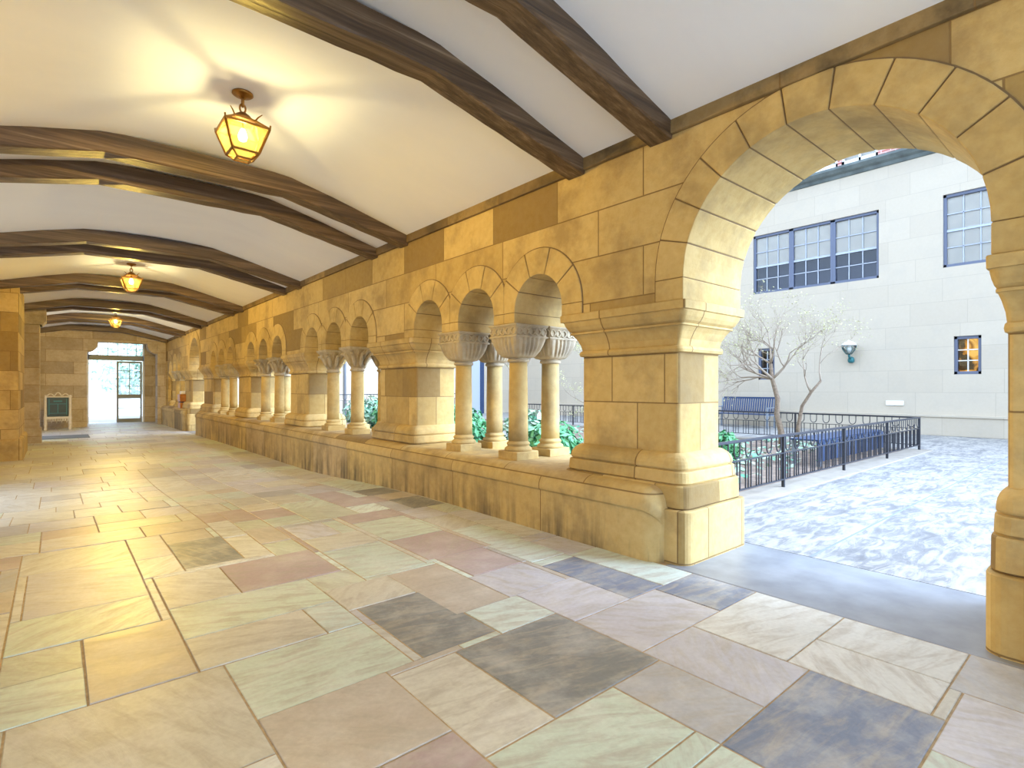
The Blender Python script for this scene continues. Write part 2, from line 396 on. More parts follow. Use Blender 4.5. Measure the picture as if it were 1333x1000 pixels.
# ------------------------------------------------------------------ columns of the triple windows
def sq_circle(t, hs, r, n=96, sharp=1.0):
    out = []
    for j in range(n):
        a = 2*PI*j/n + PI/4*0
        ca, sa = math.cos(a), math.sin(a)
        q = hs/max(abs(ca), abs(sa))
        out.append((a, (1-t)*r + t*q))
    return out
def capital_mesh(style):
    z0, z1, n, H = 1.61, 1.95, 224, 34
    rings = []
    for i in range(H+1):
        h = i/H; z = z0 + (z1-z0)*h
        if style == 'cushion':
            if h < .62:
                q = h/.62; prof = .105 + (.218-.105)*math.sqrt(max(0, 1-(1-q)**2.2)); t = .25 + .75*q**.7
            else: prof, t = .218, 1.0
            if h > .95: prof = .224
        else:
            q = h; prof = .10 + .125*(q**1.35); t = max(0, (q-.35)/.65)
        row = []
        for a, R in sq_circle(min(1, t), prof, prof*1.0, n):
            d = 0
            if style == 'cushion':
                if .05 < h < .60: d = -.022*(.5+.5*math.cos(24*a))**1.5 * min(1, (h-.05)*8) * (1-.3*h)
                elif .60 <= h < .66: d = .006
                elif .66 <= h < .93: d = -.016
            else:
                lv = math.cos(8*a + (PI if h > .45 else 0))
                d = .022*lv*math.sin(min(1, h/.45)*PI if h < .45 else (h-.45)/.5*PI if h < .95 else 0)
                d -= .020*abs(math.sin(20*a + 9*h))*(1 if h < .9 else 0)
                if .36 < h < .46 and lv > .3: d += .025*lv
                if .78 < h < .92: d += .03*max(0, math.cos(4*(a-PI/4)))**6
            row.append(((R+d)*math.cos(a), (R+d)*math.sin(a), z))
        rings.append(row)
    b = MB().loft(rings, True, True)
    if style == 'cushion':                               # scroll rings in the band, beads between them
        for sx, sy in ((1,0),(-1,0),(0,1),(0,-1)):
            for k in range(5):
                t0 = -.168 + .084*k
                P = []
                for j in range(13):
                    a = 2*PI*j/12; u, w = t0 + .034*math.cos(a), 1.879 + .036*math.sin(a)
                    P.append((.208*sx + u*abs(sy), .208*sy + u*abs(sx), w))
                b.tube(P, .009, 6)
                if k < 4:
                    c = t0 + .042; q = (.206*sx + c*abs(sy), .206*sy + c*abs(sx))
                    b.tube([(q[0], q[1], 1.845), (q[0], q[1], 1.913)], .008, 6)
    else:                                                # curled leaf tips under the corners and faces
        for k in range(8):
            a = PI/4*k; R_ = .225 if k % 2 == 0 else .275
            P = [((.12+(R_-.12)*t**1.6)*math.cos(a), (.12+(R_-.12)*t**1.6)*math.sin(a), 1.66 + .25*t - .07*max(0, t-.75)/.25) for t in (0,.2,.4,.6,.8,.92,1)]
            b.tube(P, [.016,.03,.034,.03,.026,.024,.012], 8)
    return b
def make_column(style, label, loc, group):
    t = thing('stone_column', label, 'column', loc, group)
    b = MB(); b.loft([rrect(-s, s, -s, s, .008, z, 2) for z, s in ((SILL-.005,.152),(.635,.152),(.642,.147))], True, False)
    b.lathe([(.64,.14),(.655,.146),(.67,.143),(.682,.128),(.686,.118),(.70,.112),(.705,.120),(.716,.124),(.727,.118),(.733,.108),(.745,.103)], seg=40)
    b.build('base', M['plain'], t)
    MB().lathe([(.74,.103),(.9,.1015),(1.25,.099),(1.575,.094)], seg=40).build('shaft', M['plain'], t)
    k = capital_mesh(style); k.lathe([(1.565,.096),(1.572,.112),(1.585,.118),(1.598,.112),(1.606,.104),(1.62,.10)], seg=40)
    k.build('capital', M['carved'], t)
    return t
wn = ['window behind viewpoint', 'first window from big archway', 'second window from big archway', 'third window from big archway', 'fourth window from big archway', 'last window by far door']
protos = {}
for i, c in enumerate(WIN):
    sty = 'cushion' if i in (0, 1, 4) else 'foliate'
    desc = 'stone column with fluted bowl capital' if sty == 'cushion' else 'stone column with flared leafy capital'
    for kx, px in ((-1, 'nearer'), (1, 'farther')):
        for y, py in ((3.715, 'corridor-side'), (4.185, 'courtyard-side')):
            lab = f'{desc}, {px} {py} one, {wn[i]}'
            loc = (c + kx*SPC/2 + .01, y, 0)
            if sty not in protos: protos[sty] = make_column(sty, lab, loc, 'columns of the arcade windows')
            else: dup(protos[sty], loc, lab)

# ------------------------------------------------------------------ floor of flagstones
GX0, GX1, GY0, GY1, CS = -4.0, 30.2, -1.2, 3.40, .05
nx, ny = int(round((GX1-GX0)/CS)), int(round((GY1-GY0)/CS))
occ = [[False]*ny for _ in range(nx)]
GRN=(.53,.60,.50); LGR=(.58,.66,.60); TAN=(.56,.54,.46); BRN=(.48,.42,.35); PNK=(.42,.33,.32); LIL=(.50,.49,.53); SLA=(.17,.20,.27); DRK=(.19,.20,.20); GRY=(.40,.40,.41); BEI=(.57,.57,.53); OLV=(.50,.53,.42)
tiles = []
def cell(v, o): return int(round((v-o)/CS))
def put(x0, x1, y0, y1, col):
    i0, i1, j0, j1 = max(0,cell(x0,GX0)), min(nx,cell(x1,GX0)), max(0,cell(y0,GY0)), min(ny,cell(y1,GY0))
    tiles.append((GX0+i0*CS, GX0+i1*CS, GY0+j0*CS, GY0+j1*CS, col))
    for i in range(i0, i1):
        for j in range(j0, j1): occ[i][j] = True
for t in [(2.25,2.99,1.33,1.80,DRK),(1.51,2.2,1.5,2.2,DRK),(3.52,4.15,2.15,2.7,PNK),(2.05,2.85,2.7,3.05,SLA),(1.6,2.05,2.2,2.95,LIL),(2.2,2.55,1.8,2.2,LGR),
          (1.5,2.2,1.15,1.5,TAN),(1.7,2.25,.6,1.15,BRN),(1.2,1.7,.85,1.15,PNK),(1.1,1.5,1.15,1.85,GRN),(1.0,1.5,1.85,2.2,GRY),(.5,1.0,1.85,2.65,SLA),
          (1.1,1.6,2.65,3.4,BEI),(.55,1.1,2.65,3.0,BEI),(.55,1.1,3.0,3.4,BEI),(1.0,1.6,2.2,2.65,LIL),(1.6,2.05,2.95,3.4,SLA),(-.1,.5,2.4,2.95,LIL),(-.1,.55,2.95,3.4,GRY),
          (4.45,5.25,.7,1.1,DRK),(3.7,4.35,.9,1.55,PNK),(3.2,3.7,.5,1.3,GRN),(2.8,3.2,.5,1.1,TAN),(2.25,2.8,.6,1.3,GRN),(2.8,3.55,.1,.5,BRN),(3.55,4.05,-.2,.45,GRN),
          (4.05,5.0,-.15,.45,LIL),(2.0,2.8,-.15,.6,TAN),(2.8,3.2,-.2,.1,GRN),(3.7,4.35,.5,.9,TAN),(4.4,4.9,.45,.7,BEI),(2.8,3.2,1.1,1.3,LGR),(3.4,3.7,1.3,1.6,OLV),
          (2.05,2.55,2.2,2.7,LIL),(2.55,3.0,2.15,2.65,LIL),(3.0,3.5,2.2,2.65,PNK),(3.45,4.2,1.6,2.1,GRN),(3.0,3.4,1.3,1.75,TAN),(2.55,3.4,1.75,2.15,BRN),(.5,1.0,1.3,1.85,GRN),(1.1,1.7,.1,.85,TAN),
          (2.95,3.5,2.7,3.05,LGR),(3.5,4.1,2.75,3.1,LGR),(5.1,5.7,2.95,3.35,DRK),(6.1,6.6,2.9,3.35,DRK),(2.05,2.9,3.05,3.4,LGR),(5.25,5.9,1.9,2.4,OLV)]: put(*t)
pal = [GRN,GRN,TAN,TAN,BEI,BEI,LGR,BRN,PNK,LIL,LIL,GRY,OLV]
rnd = random.Random(11); band = {}
for i in range(nx):
    for j in range(ny):
        if occ[i][j]: continue
        w = band.setdefault(i, rnd.randint(8, 15)); l = rnd.randint(7, 18)
        J = j
        while J < ny and J-j < l and not occ[i][J]: J += 1
        if 0 < ny-J < 4 and all(not occ[i][q] for q in range(J, ny)): J = ny
        I = i
        while I < nx and I-i < w and all(not occ[I][q] for q in range(j, J)): I += 1
        x0 = GX0+i*CS
        p = pal if x0 < 8 else [BEI, BEI, LIL, LGR, BEI, LIL, GRY]  # paler far palette: daylight glare off the floor put into the tile colours
        put(x0, GX0+I*CS, GY0+j*CS, GY0+J*CS, rnd.choice(p))
fb = MB(); cols = []; turns = []
for x0, x1, y0, y1, col in tiles:
    g = .0035 + rnd.random()*.002; k = .92 + rnd.random()*.16; dz = rnd.uniform(-.002, .002)
    c = tuple(min(.86, v*k*1.08*q_) for v, q_ in zip(col, (.99,1.0,1.0))) + (1,); n = 1 if x1-x0 < 2 else 2
    a, b_ = fz(x0)+dz, fz(x1)+dz; e = .003
    v = [(x0+g,y0+g,a-.002),(x1-g,y0+g,b_-.002),(x1-g,y1-g,b_-.002),(x0+g,y1-g,a-.002),
         (x0+g+e,y0+g+e,a),(x1-g-e,y0+g+e,b_),(x1-g-e,y1-g-e,b_),(x0+g+e,y1-g-e,a),
         (x0+g,y0+g,a-.03),(x1-g,y0+g,b_-.03),(x1-g,y1-g,b_-.03),(x0+g,y1-g,a-.03)]
    fs = [(4,5,6,7)] + [(q,(q+1)%4,4+(q+1)%4,4+q) for q in range(4)] + [(8+q,8+(q+1)%4,(q+1)%4,q) for q in range(4)]
    fb.add(v, fs); cols += [c]*len(fs); turns += [rnd.choice([.3,.5,1.2,.1,2.4,.8])]*len(fs)
floor = fb.build('floor', M['flag']); floor['kind'] = 'structure'
ca = floor.data.attributes.new('tile', 'FLOAT_COLOR', 'FACE'); ca.data.foreach_set('color', [x for c in cols for x in c])
ta = floor.data.attributes.new('turn', 'FLOAT', 'FACE'); ta.data.foreach_set('value', turns)
gb = MB(); xs = [GX0 - 1 + k*.5 for k in range(int((GX1-GX0+1)/.5)+1)]
gb.loft([[(x, -1.4, fz(x)-.004), (x, 3.5, fz(x)-.004), (x, 3.5, fz(x)-.35), (x, -1.4, fz(x)-.35)] for x in xs], True, False)
gb.build('grout_bed', M['grout'], floor)
MB().box(.35, 2.28, 3.405, 4.42, -.3, .0).build('threshold', M['sill'], floor, .01)
MB().box(ARCH[1]-.8, ARCH[1]+.8, 3.405, 4.42, -.5, fz(20.5)).build('threshold', M['sill'], floor, .01)

# ------------------------------------------------------------------ vaulted ceiling, beams
vp = [(3.75,3.22),(3.5,3.295),(3.0,3.43),(2.5,3.565),(2.03,3.675),(1.6,3.715),(1.17,3.725),(.74,3.715),(.31,3.675),(-.16,3.565),(-.66,3.43),(-1.16,3.295),(-1.5,3.20)]
cb = MB(); cb.loft([[(x, y, z) for y, z in vp] + [(x, y, z+.1) for y, z in reversed(vp)] for x in (-5.0, 29.6)], True, True)
ceil_ = cb.build('ceiling', M['plaster']); ceil_['kind'] = 'structure'
ceil_.modifiers.new('crease', 'EDGE_SPLIT').split_angle = .6
MB().box(-5.2, 29.8, -1.6, 4.5, 4.0, 4.2).build('roof_slab', M['cornice'], ceil_)
def make_beam():
    path = [(3.515,3.165),(1.99,3.492),(.35,3.492),(-1.175,3.165)]
    r = []; w, h = .105, .20
    fine = []
    for a, b in zip(path, path[1:]):
        for k in range(8): fine.append((a[0]+(b[0]-a[0])*k/8, a[1]+(b[1]-a[1])*k/8))
    fine.append(path[-1]); q = random.Random(3)
    for y, z in fine:
        j = lambda: q.uniform(-.004, .004)
        e = .014
        r.append([(-w+e+j(), y, z+j()), (w-e+j(), y, z+j()), (w+j(), y, z+e), (w+j(), y, z+h), (-w+j(), y, z+h), (-w+j(), y, z+e)])
    return MB().loft(r, True, False)
BX = [(2.39,3.26),(6.345,7.215),(10.35,11.21),(14.43,15.32),(18.5,19.4),(22.1,23.0),(26.15,27.1)]
ords = ['first', 'second', 'third', 'fourth', 'fifth', 'sixth', 'seventh']
bp = None
for i, pr in enumerate(BX):
    for x, w in zip(pr, ('nearer', 'farther')):
        lab = f'dark cranked timber ceiling beam, {w} of the {ords[i]} pair counted from the big archway'
        if bp is None:
            bp = make_beam().build('ceiling_beam', M['wood']); o = bp; tag(o, lab, 'beam', 'timber ceiling beams', 'thing')
        else:
            o = bp.copy(); C.objects.link(o); o['label'] = lab
        o.location = (x, 0, 0)

# ------------------------------------------------------------------ lanterns
def make_lantern(label, loc):
    t = thing('hanging_lantern', label, 'lantern', loc, 'ceiling lanterns')
    MB().lathe([(0,.078),(-.012,.08),(-.022,.066),(-.03,.03),(-.045,.018)], seg=28).build('ceiling_rose', M['brass'], t)
    k = MB()
    for z, ax in ((-.075, 0), (-.125, 1)):
        P = []
        for j in range(17):
            a = 2*PI*j/16; u, w = .022*math.cos(a), .036*math.sin(a)
            P.append((u if ax == 0 else 0, 0 if ax == 0 else u, z + w))
        k.tube(P, .0075, 6)
    k.build('chain', M['brass'], t)
    MB().lathe([(-.155,.012),(-.165,.03),(-.185,.058),(-.21,.078),(-.215,.088),(-.225,.09),(-.235,.082)], seg=28).build('cap', M['brass'], t)
    zt, zm, zb, zb2 = -.235, -.305, -.50, -.525
    a0, a1, a2 = .082, .165, .10
    fr = MB(); R = .0085
    cor = lambda a, z: [(a,a,z),(-a,a,z),(-a,-a,z),(a,-a,z)]
    A, B, D = cor(a0, zt), cor(a1, zm), cor(a2, zb)
    for i in range(4):
        j = (i+1) % 4
        for p, q in ((A[i],A[j]),(B[i],B[j]),(D[i],D[j]),(A[i],B[i]),(B[i],D[i])): fr.bar(p, q, .015)
        x, y, z = B[i]; fr.bar((x,y,z-.005), (x*1.02,y*1.02,z+.028), .012)
        x, y, z = A[i]; fr.tube([(x*.9,y*.9,z+.0), (x*1.15,y*1.15,z+.03), (x*1.45,y*1.45,z+.05)], [.007,.006,.003], 6)
    E_ = cor(.052, zb2-.02)
    for i in range(4): fr.bar(D[i], E_[i], .012); fr.bar(E_[i], E_[(i+1)%4], .012)
    fr.build('frame', M['brass'], t)
    for i in range(4):
        j = (i+1) % 4
        MB().add([B[i],B[j],D[j],D[i]], [(0,1,2,3)]).build('glass_pane', M['amber'], t)
        rp = MB().add([A[i],A[j],B[j],B[i]], [(0,1,2,3)]).build('roof_pane', M['clear'], t)
    MB().add([D[0],D[1],E_[1],E_[0], D[2],E_[2], D[3],E_[3]], [(0,1,2,3),(1,4,5,2),(4,6,7,5),(6,0,3,7)]).build('lower_pane', M['amber'], t)
    MB().lathe([(-.235,.014),(-.29,.016),(-.295,.018)], seg=16).build('socket', M['brass'], t)
    MB().lathe([(-.295,.013),(-.31,.018),(-.335,.03),(-.36,.033),(-.385,.026),(-.395,.008)], seg=20).build('bulb', M['bulb'], t)
    return t
def lantern_light(loc):
    l = bpy.data.lights.new('lantern_glow', 'POINT'); l.energy = LAMP; l.color = (1,.77,.31); l.shadow_soft_size = .03
    l.use_nodes = True; nt = l.node_tree
    em = nt.nodes['Emission']; fo = nt.nodes.new('ShaderNodeLightFalloff'); fo.inputs[0].default_value = 1; fo.inputs[1].default_value = .35
    nt.links.new(fo.outputs['Linear'], em.inputs['Strength'])
    o = bpy.data.objects.new('lantern_glow', l); C.objects.link(o); o.location = (loc[0], loc[1], loc[2]-.345)
LAMP = 62
LZ = 3.722
ll = [((4.8,1.17,LZ), 'brass lantern with amber glass, the large nearest one on the ceiling'), ((12.8,1.12,LZ), 'brass lantern with amber glass, the middle of the row along the ceiling'), ((20.8,1.42,LZ), 'brass lantern with amber glass, the small one over the far door')]
lp = None
for loc, lab in ll:
    if lp is None: lp = make_lantern(lab, loc)
    else: dup(lp, loc, lab)
    lantern_light(loc)

# ------------------------------------------------------------------ left wall, piers and the far end
def struct(b, name, mat, parent=None, bevel=0):
    o = b.build(name, mat, parent, bevel)
    if not parent: o['kind'] = 'structure'
    return o
b = MB(); LO = [(-3.0, .6), (7.4, 10.4), (20.2, 23.4)]; xa = -5
for x0, x1 in LO + [(29.6, None)]:                       # the left wall; its wide doorways, out of view, are added to let daylight in
    b.box(xa, x0, -1.5, -1.18, -.6, 4.1)
    if x1: b.box(x0, x1, -1.5, -1.18, 2.75, 4.1)
    xa = x1
lw = struct(b, 'wall_left', M['wall'])
struct(MB().box(-8, 25, -14, -1.18, -.5, -.16), 'bounce_paving', M['facade'])  # pale ground added outside the unseen doorways to bounce daylight upwards
MB().box(14.65, 17.2, -1.25, -.575, -.6, 3.7).build('pier', M['wall'], lw, .02)
MB().box(14.58, 17.05, -1.25, -.51, -.6, .28).build('plinth', M['mould'], lw, .05)
MB().box(19.27, 19.9, -1.25, -.335, -.6, 3.02).build('pilaster', M['endwall'], lw, .03)
pc = MB(); pc.box(19.22, 19.95, -1.25, -.29, 3.0, 3.05); pc.box(19.2, 19.98, -1.25, -.2, 3.12, 3.7)
pc.loft([[(19.2, -.29-.0+d, z), (19.98, -.29+d, z), (19.98, -1.25, z), (19.2, -1.25, z)] for z, d in ((3.0,0),(3.03,.03),(3.07,.05),(3.1,.08),(3.12,.09))], True, False)
pc.build('pilaster_capital', M['carved'], lw)
MB().box(19.24, 19.95, -1.25, -.30, -.6, .22).build('plinth', M['endwall'], lw, .02)
b = MB(); b.box(-5.2, -4.95, -1.5, -.6, -.4, 4.1); b.box(-5.2, -4.95, 3.0, 4.4, -.4, 4.1); b.box(-5.2, -4.95, -.6, 3.0, 2.9, 4.1)  # rear opening, never in view, added to bring daylight into the corridor
wb = struct(b, 'wall_back', M['wall'])
# far wall with a shouldered door opening
XE = 26.7
ew = MB(); ew.box(XE, XE+.5, -1.25, .93, -.6, 4.0)
wf = struct(ew, 'wall_far', M['endwall'])
XD = 29.0
b = MB(); b.box(XD, XD+.45, -1.3, 1.0, -.7, 4.0); b.box(XD, XD+.45, 3.02, 3.6, -.7, 4.0); b.box(XD, XD+.45, 1.0, 3.02, 3.35, 4.0)
b.build('door_wall', M['endwall'], wf)
b = MB(); b.box(XE, XE+.5, .93, 3.6, 3.12, 4.0); b.build('lintel', M['endwall'], wf)
def corbel(y0, s, x0, x1, z0, name='corbel'):
    n = 8; P = [(y0, 3.12)] + [(y0 + s*.34*math.sin(PI/2*k/n), z0 + .36*(1-math.cos(PI/2*k/n))) for k in range(n+1)] + [(y0 + s*.34, 3.12)]
    return MB().loft([[(x, y, z) for y, z in P] for x in (x0, x1)], True, False).build(name, M['endwall'], wf, .01)
corbel(.93, 1, XE, XE+.5, 2.71); corbel(3.22, -1, XE, XE+.5, 2.71)
MB().box(XE-.05, XE+.55, 3.22, 3.6, -.6, 3.12).build('pilaster', M['endwall'], wf, .02)
# door: steel frame, transom, one glazed leaf
d1 = struct(MB().box(XD+.1, XD+.2, 1.02, 3.0, 2.5, 2.72), 'door_1', M['steel'])
b = MB(); b.box(XD+.1, XD+.2, 1.02, 1.06, -.3, 3.34); b.box(XD+.1, XD+.2, 2.96, 3.0, -.3, 3.34)
b.build('door_frame', M['white'], d1)
z0 = fz(29)+.005
b = MB(); ya, yb = 2.02, 2.94
for y in (ya, yb-.07): b.box(XD+.11, XD+.17, y, y+.07, z0, 2.47)
for z, h in ((z0, .16), (.83, .18), (2.39, .08)): b.box(XD+.115, XD+.165, ya, yb, z, z+h)
b.build('door_leaf', M['steel'], d1)
b = MB()
for z in (1.36, 1.70, 2.04, .40): b.box(XD+.125, XD+.155, ya, yb, z, z+.025)
b.box(XD+.125, XD+.155, (ya+yb)/2-.012, (ya+yb)/2+.012, .98, 2.4)
b.build('glazing_bar', M['steel'], d1)
MB().box(XD+.137, XD+.143, ya+.07, yb-.07, z0+.16, 2.4).build('pane', M['clear'], d1)
b = MB()
for y in (1.35, 1.7, 2.05, 2.4, 2.72): b.box(XD+.13, XD+.16, y, y+.02, 2.7, 3.34)
b.box(XD+.13, XD+.16, 1.02, 3.0, 3.0, 3.02); b.build('transom_bar', M['steel'], d1)

# street outside the far door
st = struct(MB().box(29.45, 70, -30, 3.6, -1.2, -.26), 'street_pavement', M['kerb'])
lowall = MB().box(37.0, 37.3, -6, 10, -.3, .93).build('street_wall', M['white']); tag(lowall, 'low white wall seen through the far door, in front of the iron fence', 'wall', kind='thing')
fe = thing('street_fence', 'dark iron fence beyond the far door, behind the low white wall', 'fence', (37.6,0,0))
for z in (1.1, 2.1): MB().bar((0,-6,z), (0,9,z), .05).build('rail', M['steel'], fe)
bar = MB().box(-.02,.02,-.02,.02,-.2,2.4).build('bar', M['steel'], fe, loc=(0,2.2,0))
for k in range(22):
    if k == 0: continue
    o = bar.copy(); C.objects.link(o); o.location = (0, 2.2 + .28*k, 0)
def leafcloud(n, rx, ry, rz, size, seed=1, shell=.55, up=0):
    q = random.Random(seed); b = MB()
    for _ in range(n):
        while True:
            d = Vector((q.uniform(-1,1), q.uniform(-1,1), q.uniform(-1,1)))
            if .05 < d.length <= 1: break
        d.normalize(); r = shell + (1-shell)*q.random()
        p = Vector((d.x*rx*r, d.y*ry*r, d.z*rz*r)); s = size*q.uniform(.6, 1.3)
        nrm = (d + Vector((q.uniform(-1,1), q.uniform(-1,1), q.uniform(-.3,1.2)))*.8).normalized()
        u = nrm.orthogonal().normalized(); u = Matrix.Rotation(q.uniform(0, 6.28), 3, nrm) @ u; w = nrm.cross(u)
        b.add([p-u*s, p-w*s*.45+nrm*s*.12, p+u*s, p+w*s*.45+nrm*s*.12], [(0,1,2),(0,2,3)])
    return b
hd = thing('street_tree', 'pale green leafy tree on the street beyond the far door', 'tree', (45,6.0,0))
leafcloud(2600, 3.0, 4.5, 2.6, .28, 5, .3).build('foliage', M['hedge'], hd, loc=(0,0,2.6))
MB().tube([(0,0,-.3),(0,0,2.2)], [.2,.14]).build('trunk', M['bark'], hd)
sb = MB().box(60, 62, -10, 30, -.3, 12).build('street_building', M['facade']); tag(sb, 'pale building across the street, glimpsed through the far door', 'building', kind='thing')

# ------------------------------------------------------------------ things at the far end
ch = thing('ornate_cabinet', 'dark green cabinet with carved white frame and legs against the far wall', 'cabinet', (25.5, .05, fz(25.5)))
MB().box(-.2,.2,-.31,.31,.48,1.18).build('body', M['chest'], ch, .015)
b = MB()
for s in (-1, 1):
    b = MB(); b.lathe([(0,.05),(.04,.06),(.10,.04),(.22,.06),(.34,.045),(.44,.065),(.5,.05),(.55,.045),(1.15,.04),(1.2,.06),(1.26,.03)], (-.18, s*.34, 0), 14)
    b.build('corner_post', M['pale'], ch)
    MB().lathe([(0,.05),(.1,.04),(.22,.055),(.44,.06),(.5,.04),(1.15,.04)], (.18, s*.34, 0), 14).build('corner_post', M['pale'], ch)
MB().box(-.22,.22,-.37,.37,.40,.485).build('lower_rail', M['pale'], ch, .015)
MB().box(-.22,.22,-.37,.37,1.17,1.21).build('upper_rail', M['pale'], ch, .015)
b = MB(); n = 24; P = []
for k in range(n+1):
    y = -.31 + .62*k/n; P.append((-.2, y, 1.22 + .10*abs(math.sin(3*PI*k/n))*(1.3 if 8 <= k <= 16 else .8)))
b.tube(P, .022, 6); b.build('carved_crest', M['pale'], ch); b = MB()
for k in range(9): b.tube([(-.2, -.28+k*.07, .40), (-.21, -.245+k*.07, .3-.06*(k%2)), (-.2, -.21+k*.07, .40)], .02, 6)
b.build('carved_apron', M['pale'], ch)
b = MB(); b.box(-.215,-.2,-.24,.24,.93,.95); b.box(-.215,-.2,-.24,.24,.60,.615); b.box(-.215,-.2,-.01,.01,.6,.94)
for s in (-1,1): b.box(-.215,-.2,s*.24-.01,s*.24+.01,.55,1.12)
b.box(-.214,-.2,-.12,.12,1.02,1.06)
b.build('panel_moulding', M['teal'], ch)
m_ = MB().box(20.5,21.8,-.42,.78,fz(21)+.0,fz(21)+.022).build('door_mat', M['mat'], None, .005); tag(m_, 'grey rectangular floor mat in front of the dark green cabinet', 'mat', kind='thing')
ob = thing('wooden_chest', 'orange-brown two-tier wooden chest standing on the parapet of the last window', 'chest', (23.0, 3.60, SILL))
MB().box(-.24,.24,-.15,.15,0,.2).build('lower_drawer', M['orange'], ob, .01)
MB().box(-.25,.25,-.16,.16,.235,.5).build('upper_box', M['orange'], ob, .01)
MB().box(-.22,.22,-.13,.13,.2,.235).build('recess', M['dark'], ob)
MB().box(-.05,.22,-.1,.12,.5,.62).build('cover', M['white'], ob, .03)

# ------------------------------------------------------------------ courtyard ground
cg = struct(MB().box(-8, 2.82, 4.42, 18.35, -.4, 0), 'courtyard_path', M['path'])
MB().box(2.82, 24, 13.75, 18.35, -.4, 0).build('rear_path', M['path'], cg)
b = MB()
b.box(1.655, 1.675, 4.43, 18.3, -.01, .0012)
for y in (7.3, 10.4, 14.2): b.box(-7.9, 2.8, y, y+.015, -.01, .0012)
b.build('paving_joint', plain('dark_joint', (.22,.25,.30,1), .9), cg)
kb = MB(); kb.box(2.82, 3.22, 4.45, 13.75, -.3, .02); kb.box(3.22, 21.5, 13.4, 13.75, -.3, .02)
struct(kb, 'kerb_strip', M['kerb'], None, .01)
struct(MB().box(3.22, 21.5, 4.4, 13.4, -.4, -.03), 'garden_bed', M['soil'])
struct(MB().box(10, 21.5, 9.0, 10.3, -.3, -.01), 'garden_path', M['path'])

def railing(name, label, loc, rz, L, H=.69, post_every=2.45):
    t = thing(name, label, 'railing', loc, 'garden railings', rz)
    MB().bar((0,0,H-.015), (L,0,H-.015), .045, .03).build('top_rail', M['iron'], t, .006)
    MB().bar((0,0,H-.24), (L,0,H-.24), .03, .012).build('middle_rail', M['iron'], t)
    MB().bar((0,0,.11), (L,0,.11), .03, .014).build('bottom_rail', M['iron'], t)
    n = max(2, int(round(L/post_every))+1); p0 = None
    for k in range(n):
        x = L*k/(n-1)
        if p0 is None: p0 = MB().box(-.017,.017,-.017,.017,-.04,H-.02).build('post', M['iron'], t)
        else:
            o = p0.copy(); C.objects.link(o); o.location = (x,0,0)
    m = int(L/.27); h0 = None
    for k in range(m):
        x = (k+.5)*L/m
        if h0 is None:
            b = MB()
            b.bar((-.067,0,.11), (-.067,0,H-.24), .013); b.bar((.067,0,.11), (.067,0,H-.24), .013); b.bar((0,0,.11), (0,0,H-.25), .013)
            P = [(-.067,0,H-.03)] + [(-.067*math.cos(PI*q/10), 0, H-.13-.085*math.sin(PI*q/10)) for q in range(11)] + [(.067,0,H-.03)]
            b.tube(P, .0085, 6, False)
            h0 = b.build('baluster', M['iron'], t, loc=(x,0,0))
        else:
            o = h0.copy(); C.objects.link(o); o.location = (x,0,0)
    return t
railing('garden_railing', 'black iron railing along the path, running from the archway to the rear corner', (3.02, 5.0, .01), PI/2, 8.65)
railing('garden_railing', 'black iron railing across the back of the garden, before the blue bench', (3.02, 13.62, .01), 0, 12.2)
railing('garden_railing', 'taller black iron railing at the far garden end, seen through the second window', (19.5, 5.4, .01), PI/2, 8.0, 1.05)

# ------------------------------------------------------------------ blue benches
bn = thing('garden_bench', 'blue slatted bench with armrests against the courtyard building', 'bench', (8.6, 17.35, 0))
W = .92
b = MB()
for k in range(5): b.box(-W, W, -.26+k*.105, -.17+k*.105, .43, .455)
b.build('seat', M['blue'], bn, .004)
b = MB()
for k in range(24):
    x = -W+.05 + k*(2*W-.1)/23; b.hexa([(x-.024,.27,.5),(x+.024,.27,.5),(x+.024,.29,.5),(x-.024,.29,.5)], [(x-.024,.37,.96),(x+.024,.37,.96),(x+.024,.39,.96),(x-.024,.39,.96)])
b.bar((-W,.385,.97),(W,.385,.97),.05,.06); b.bar((-W,.285,.5),(W,.285,.5),.04,.05)
b.build('backrest', M['blue'], bn)
for s in (-1, 1):
    x = s*(W-.02)
    b = MB(); b.bar((x,-.3,.66),(x,.32,.66),.06,.03); b.build('armrest', M['steel'], bn)
    b = MB(); b.bar((x,-.26,0),(x,-.26,.65),.05); b.build('leg', M['steel'], bn)
    b = MB(); b.bar((x,.26,0),(x,.29,.5),.05); b.bar((x,.29,.5),(x,.385,.98),.05); b.build('leg', M['steel'], bn)
    b = MB(); b.bar((x,-.26,.41),(x,.27,.41),.04); b.build('seat_rail', M['steel'], bn)
b2 = thing('low_bench', 'low dark blue slatted bench inside the garden, behind the path railing', 'bench', (3.75, 11.4, 0))
b = MB()
for k in range(4): b.box(-.22+k*.115, -.12+k*.115, -1.7, 1.7, .40, .43)
b.build('seat', M['blue'], b2, .004)
b = MB()
for k in range(18): y = -1.66+k*.195; b.box(-.235,-.215,y-.06,y+.06,.06,.40)
b.build('apron', M['blue'], b2)
for sx in (-.2,.2):
    for sy in (-1.6, 1.6): MB().box(sx-.03,sx+.03,sy-.03,sy+.03,-.05,.40).build('leg', M['steel'], b2)

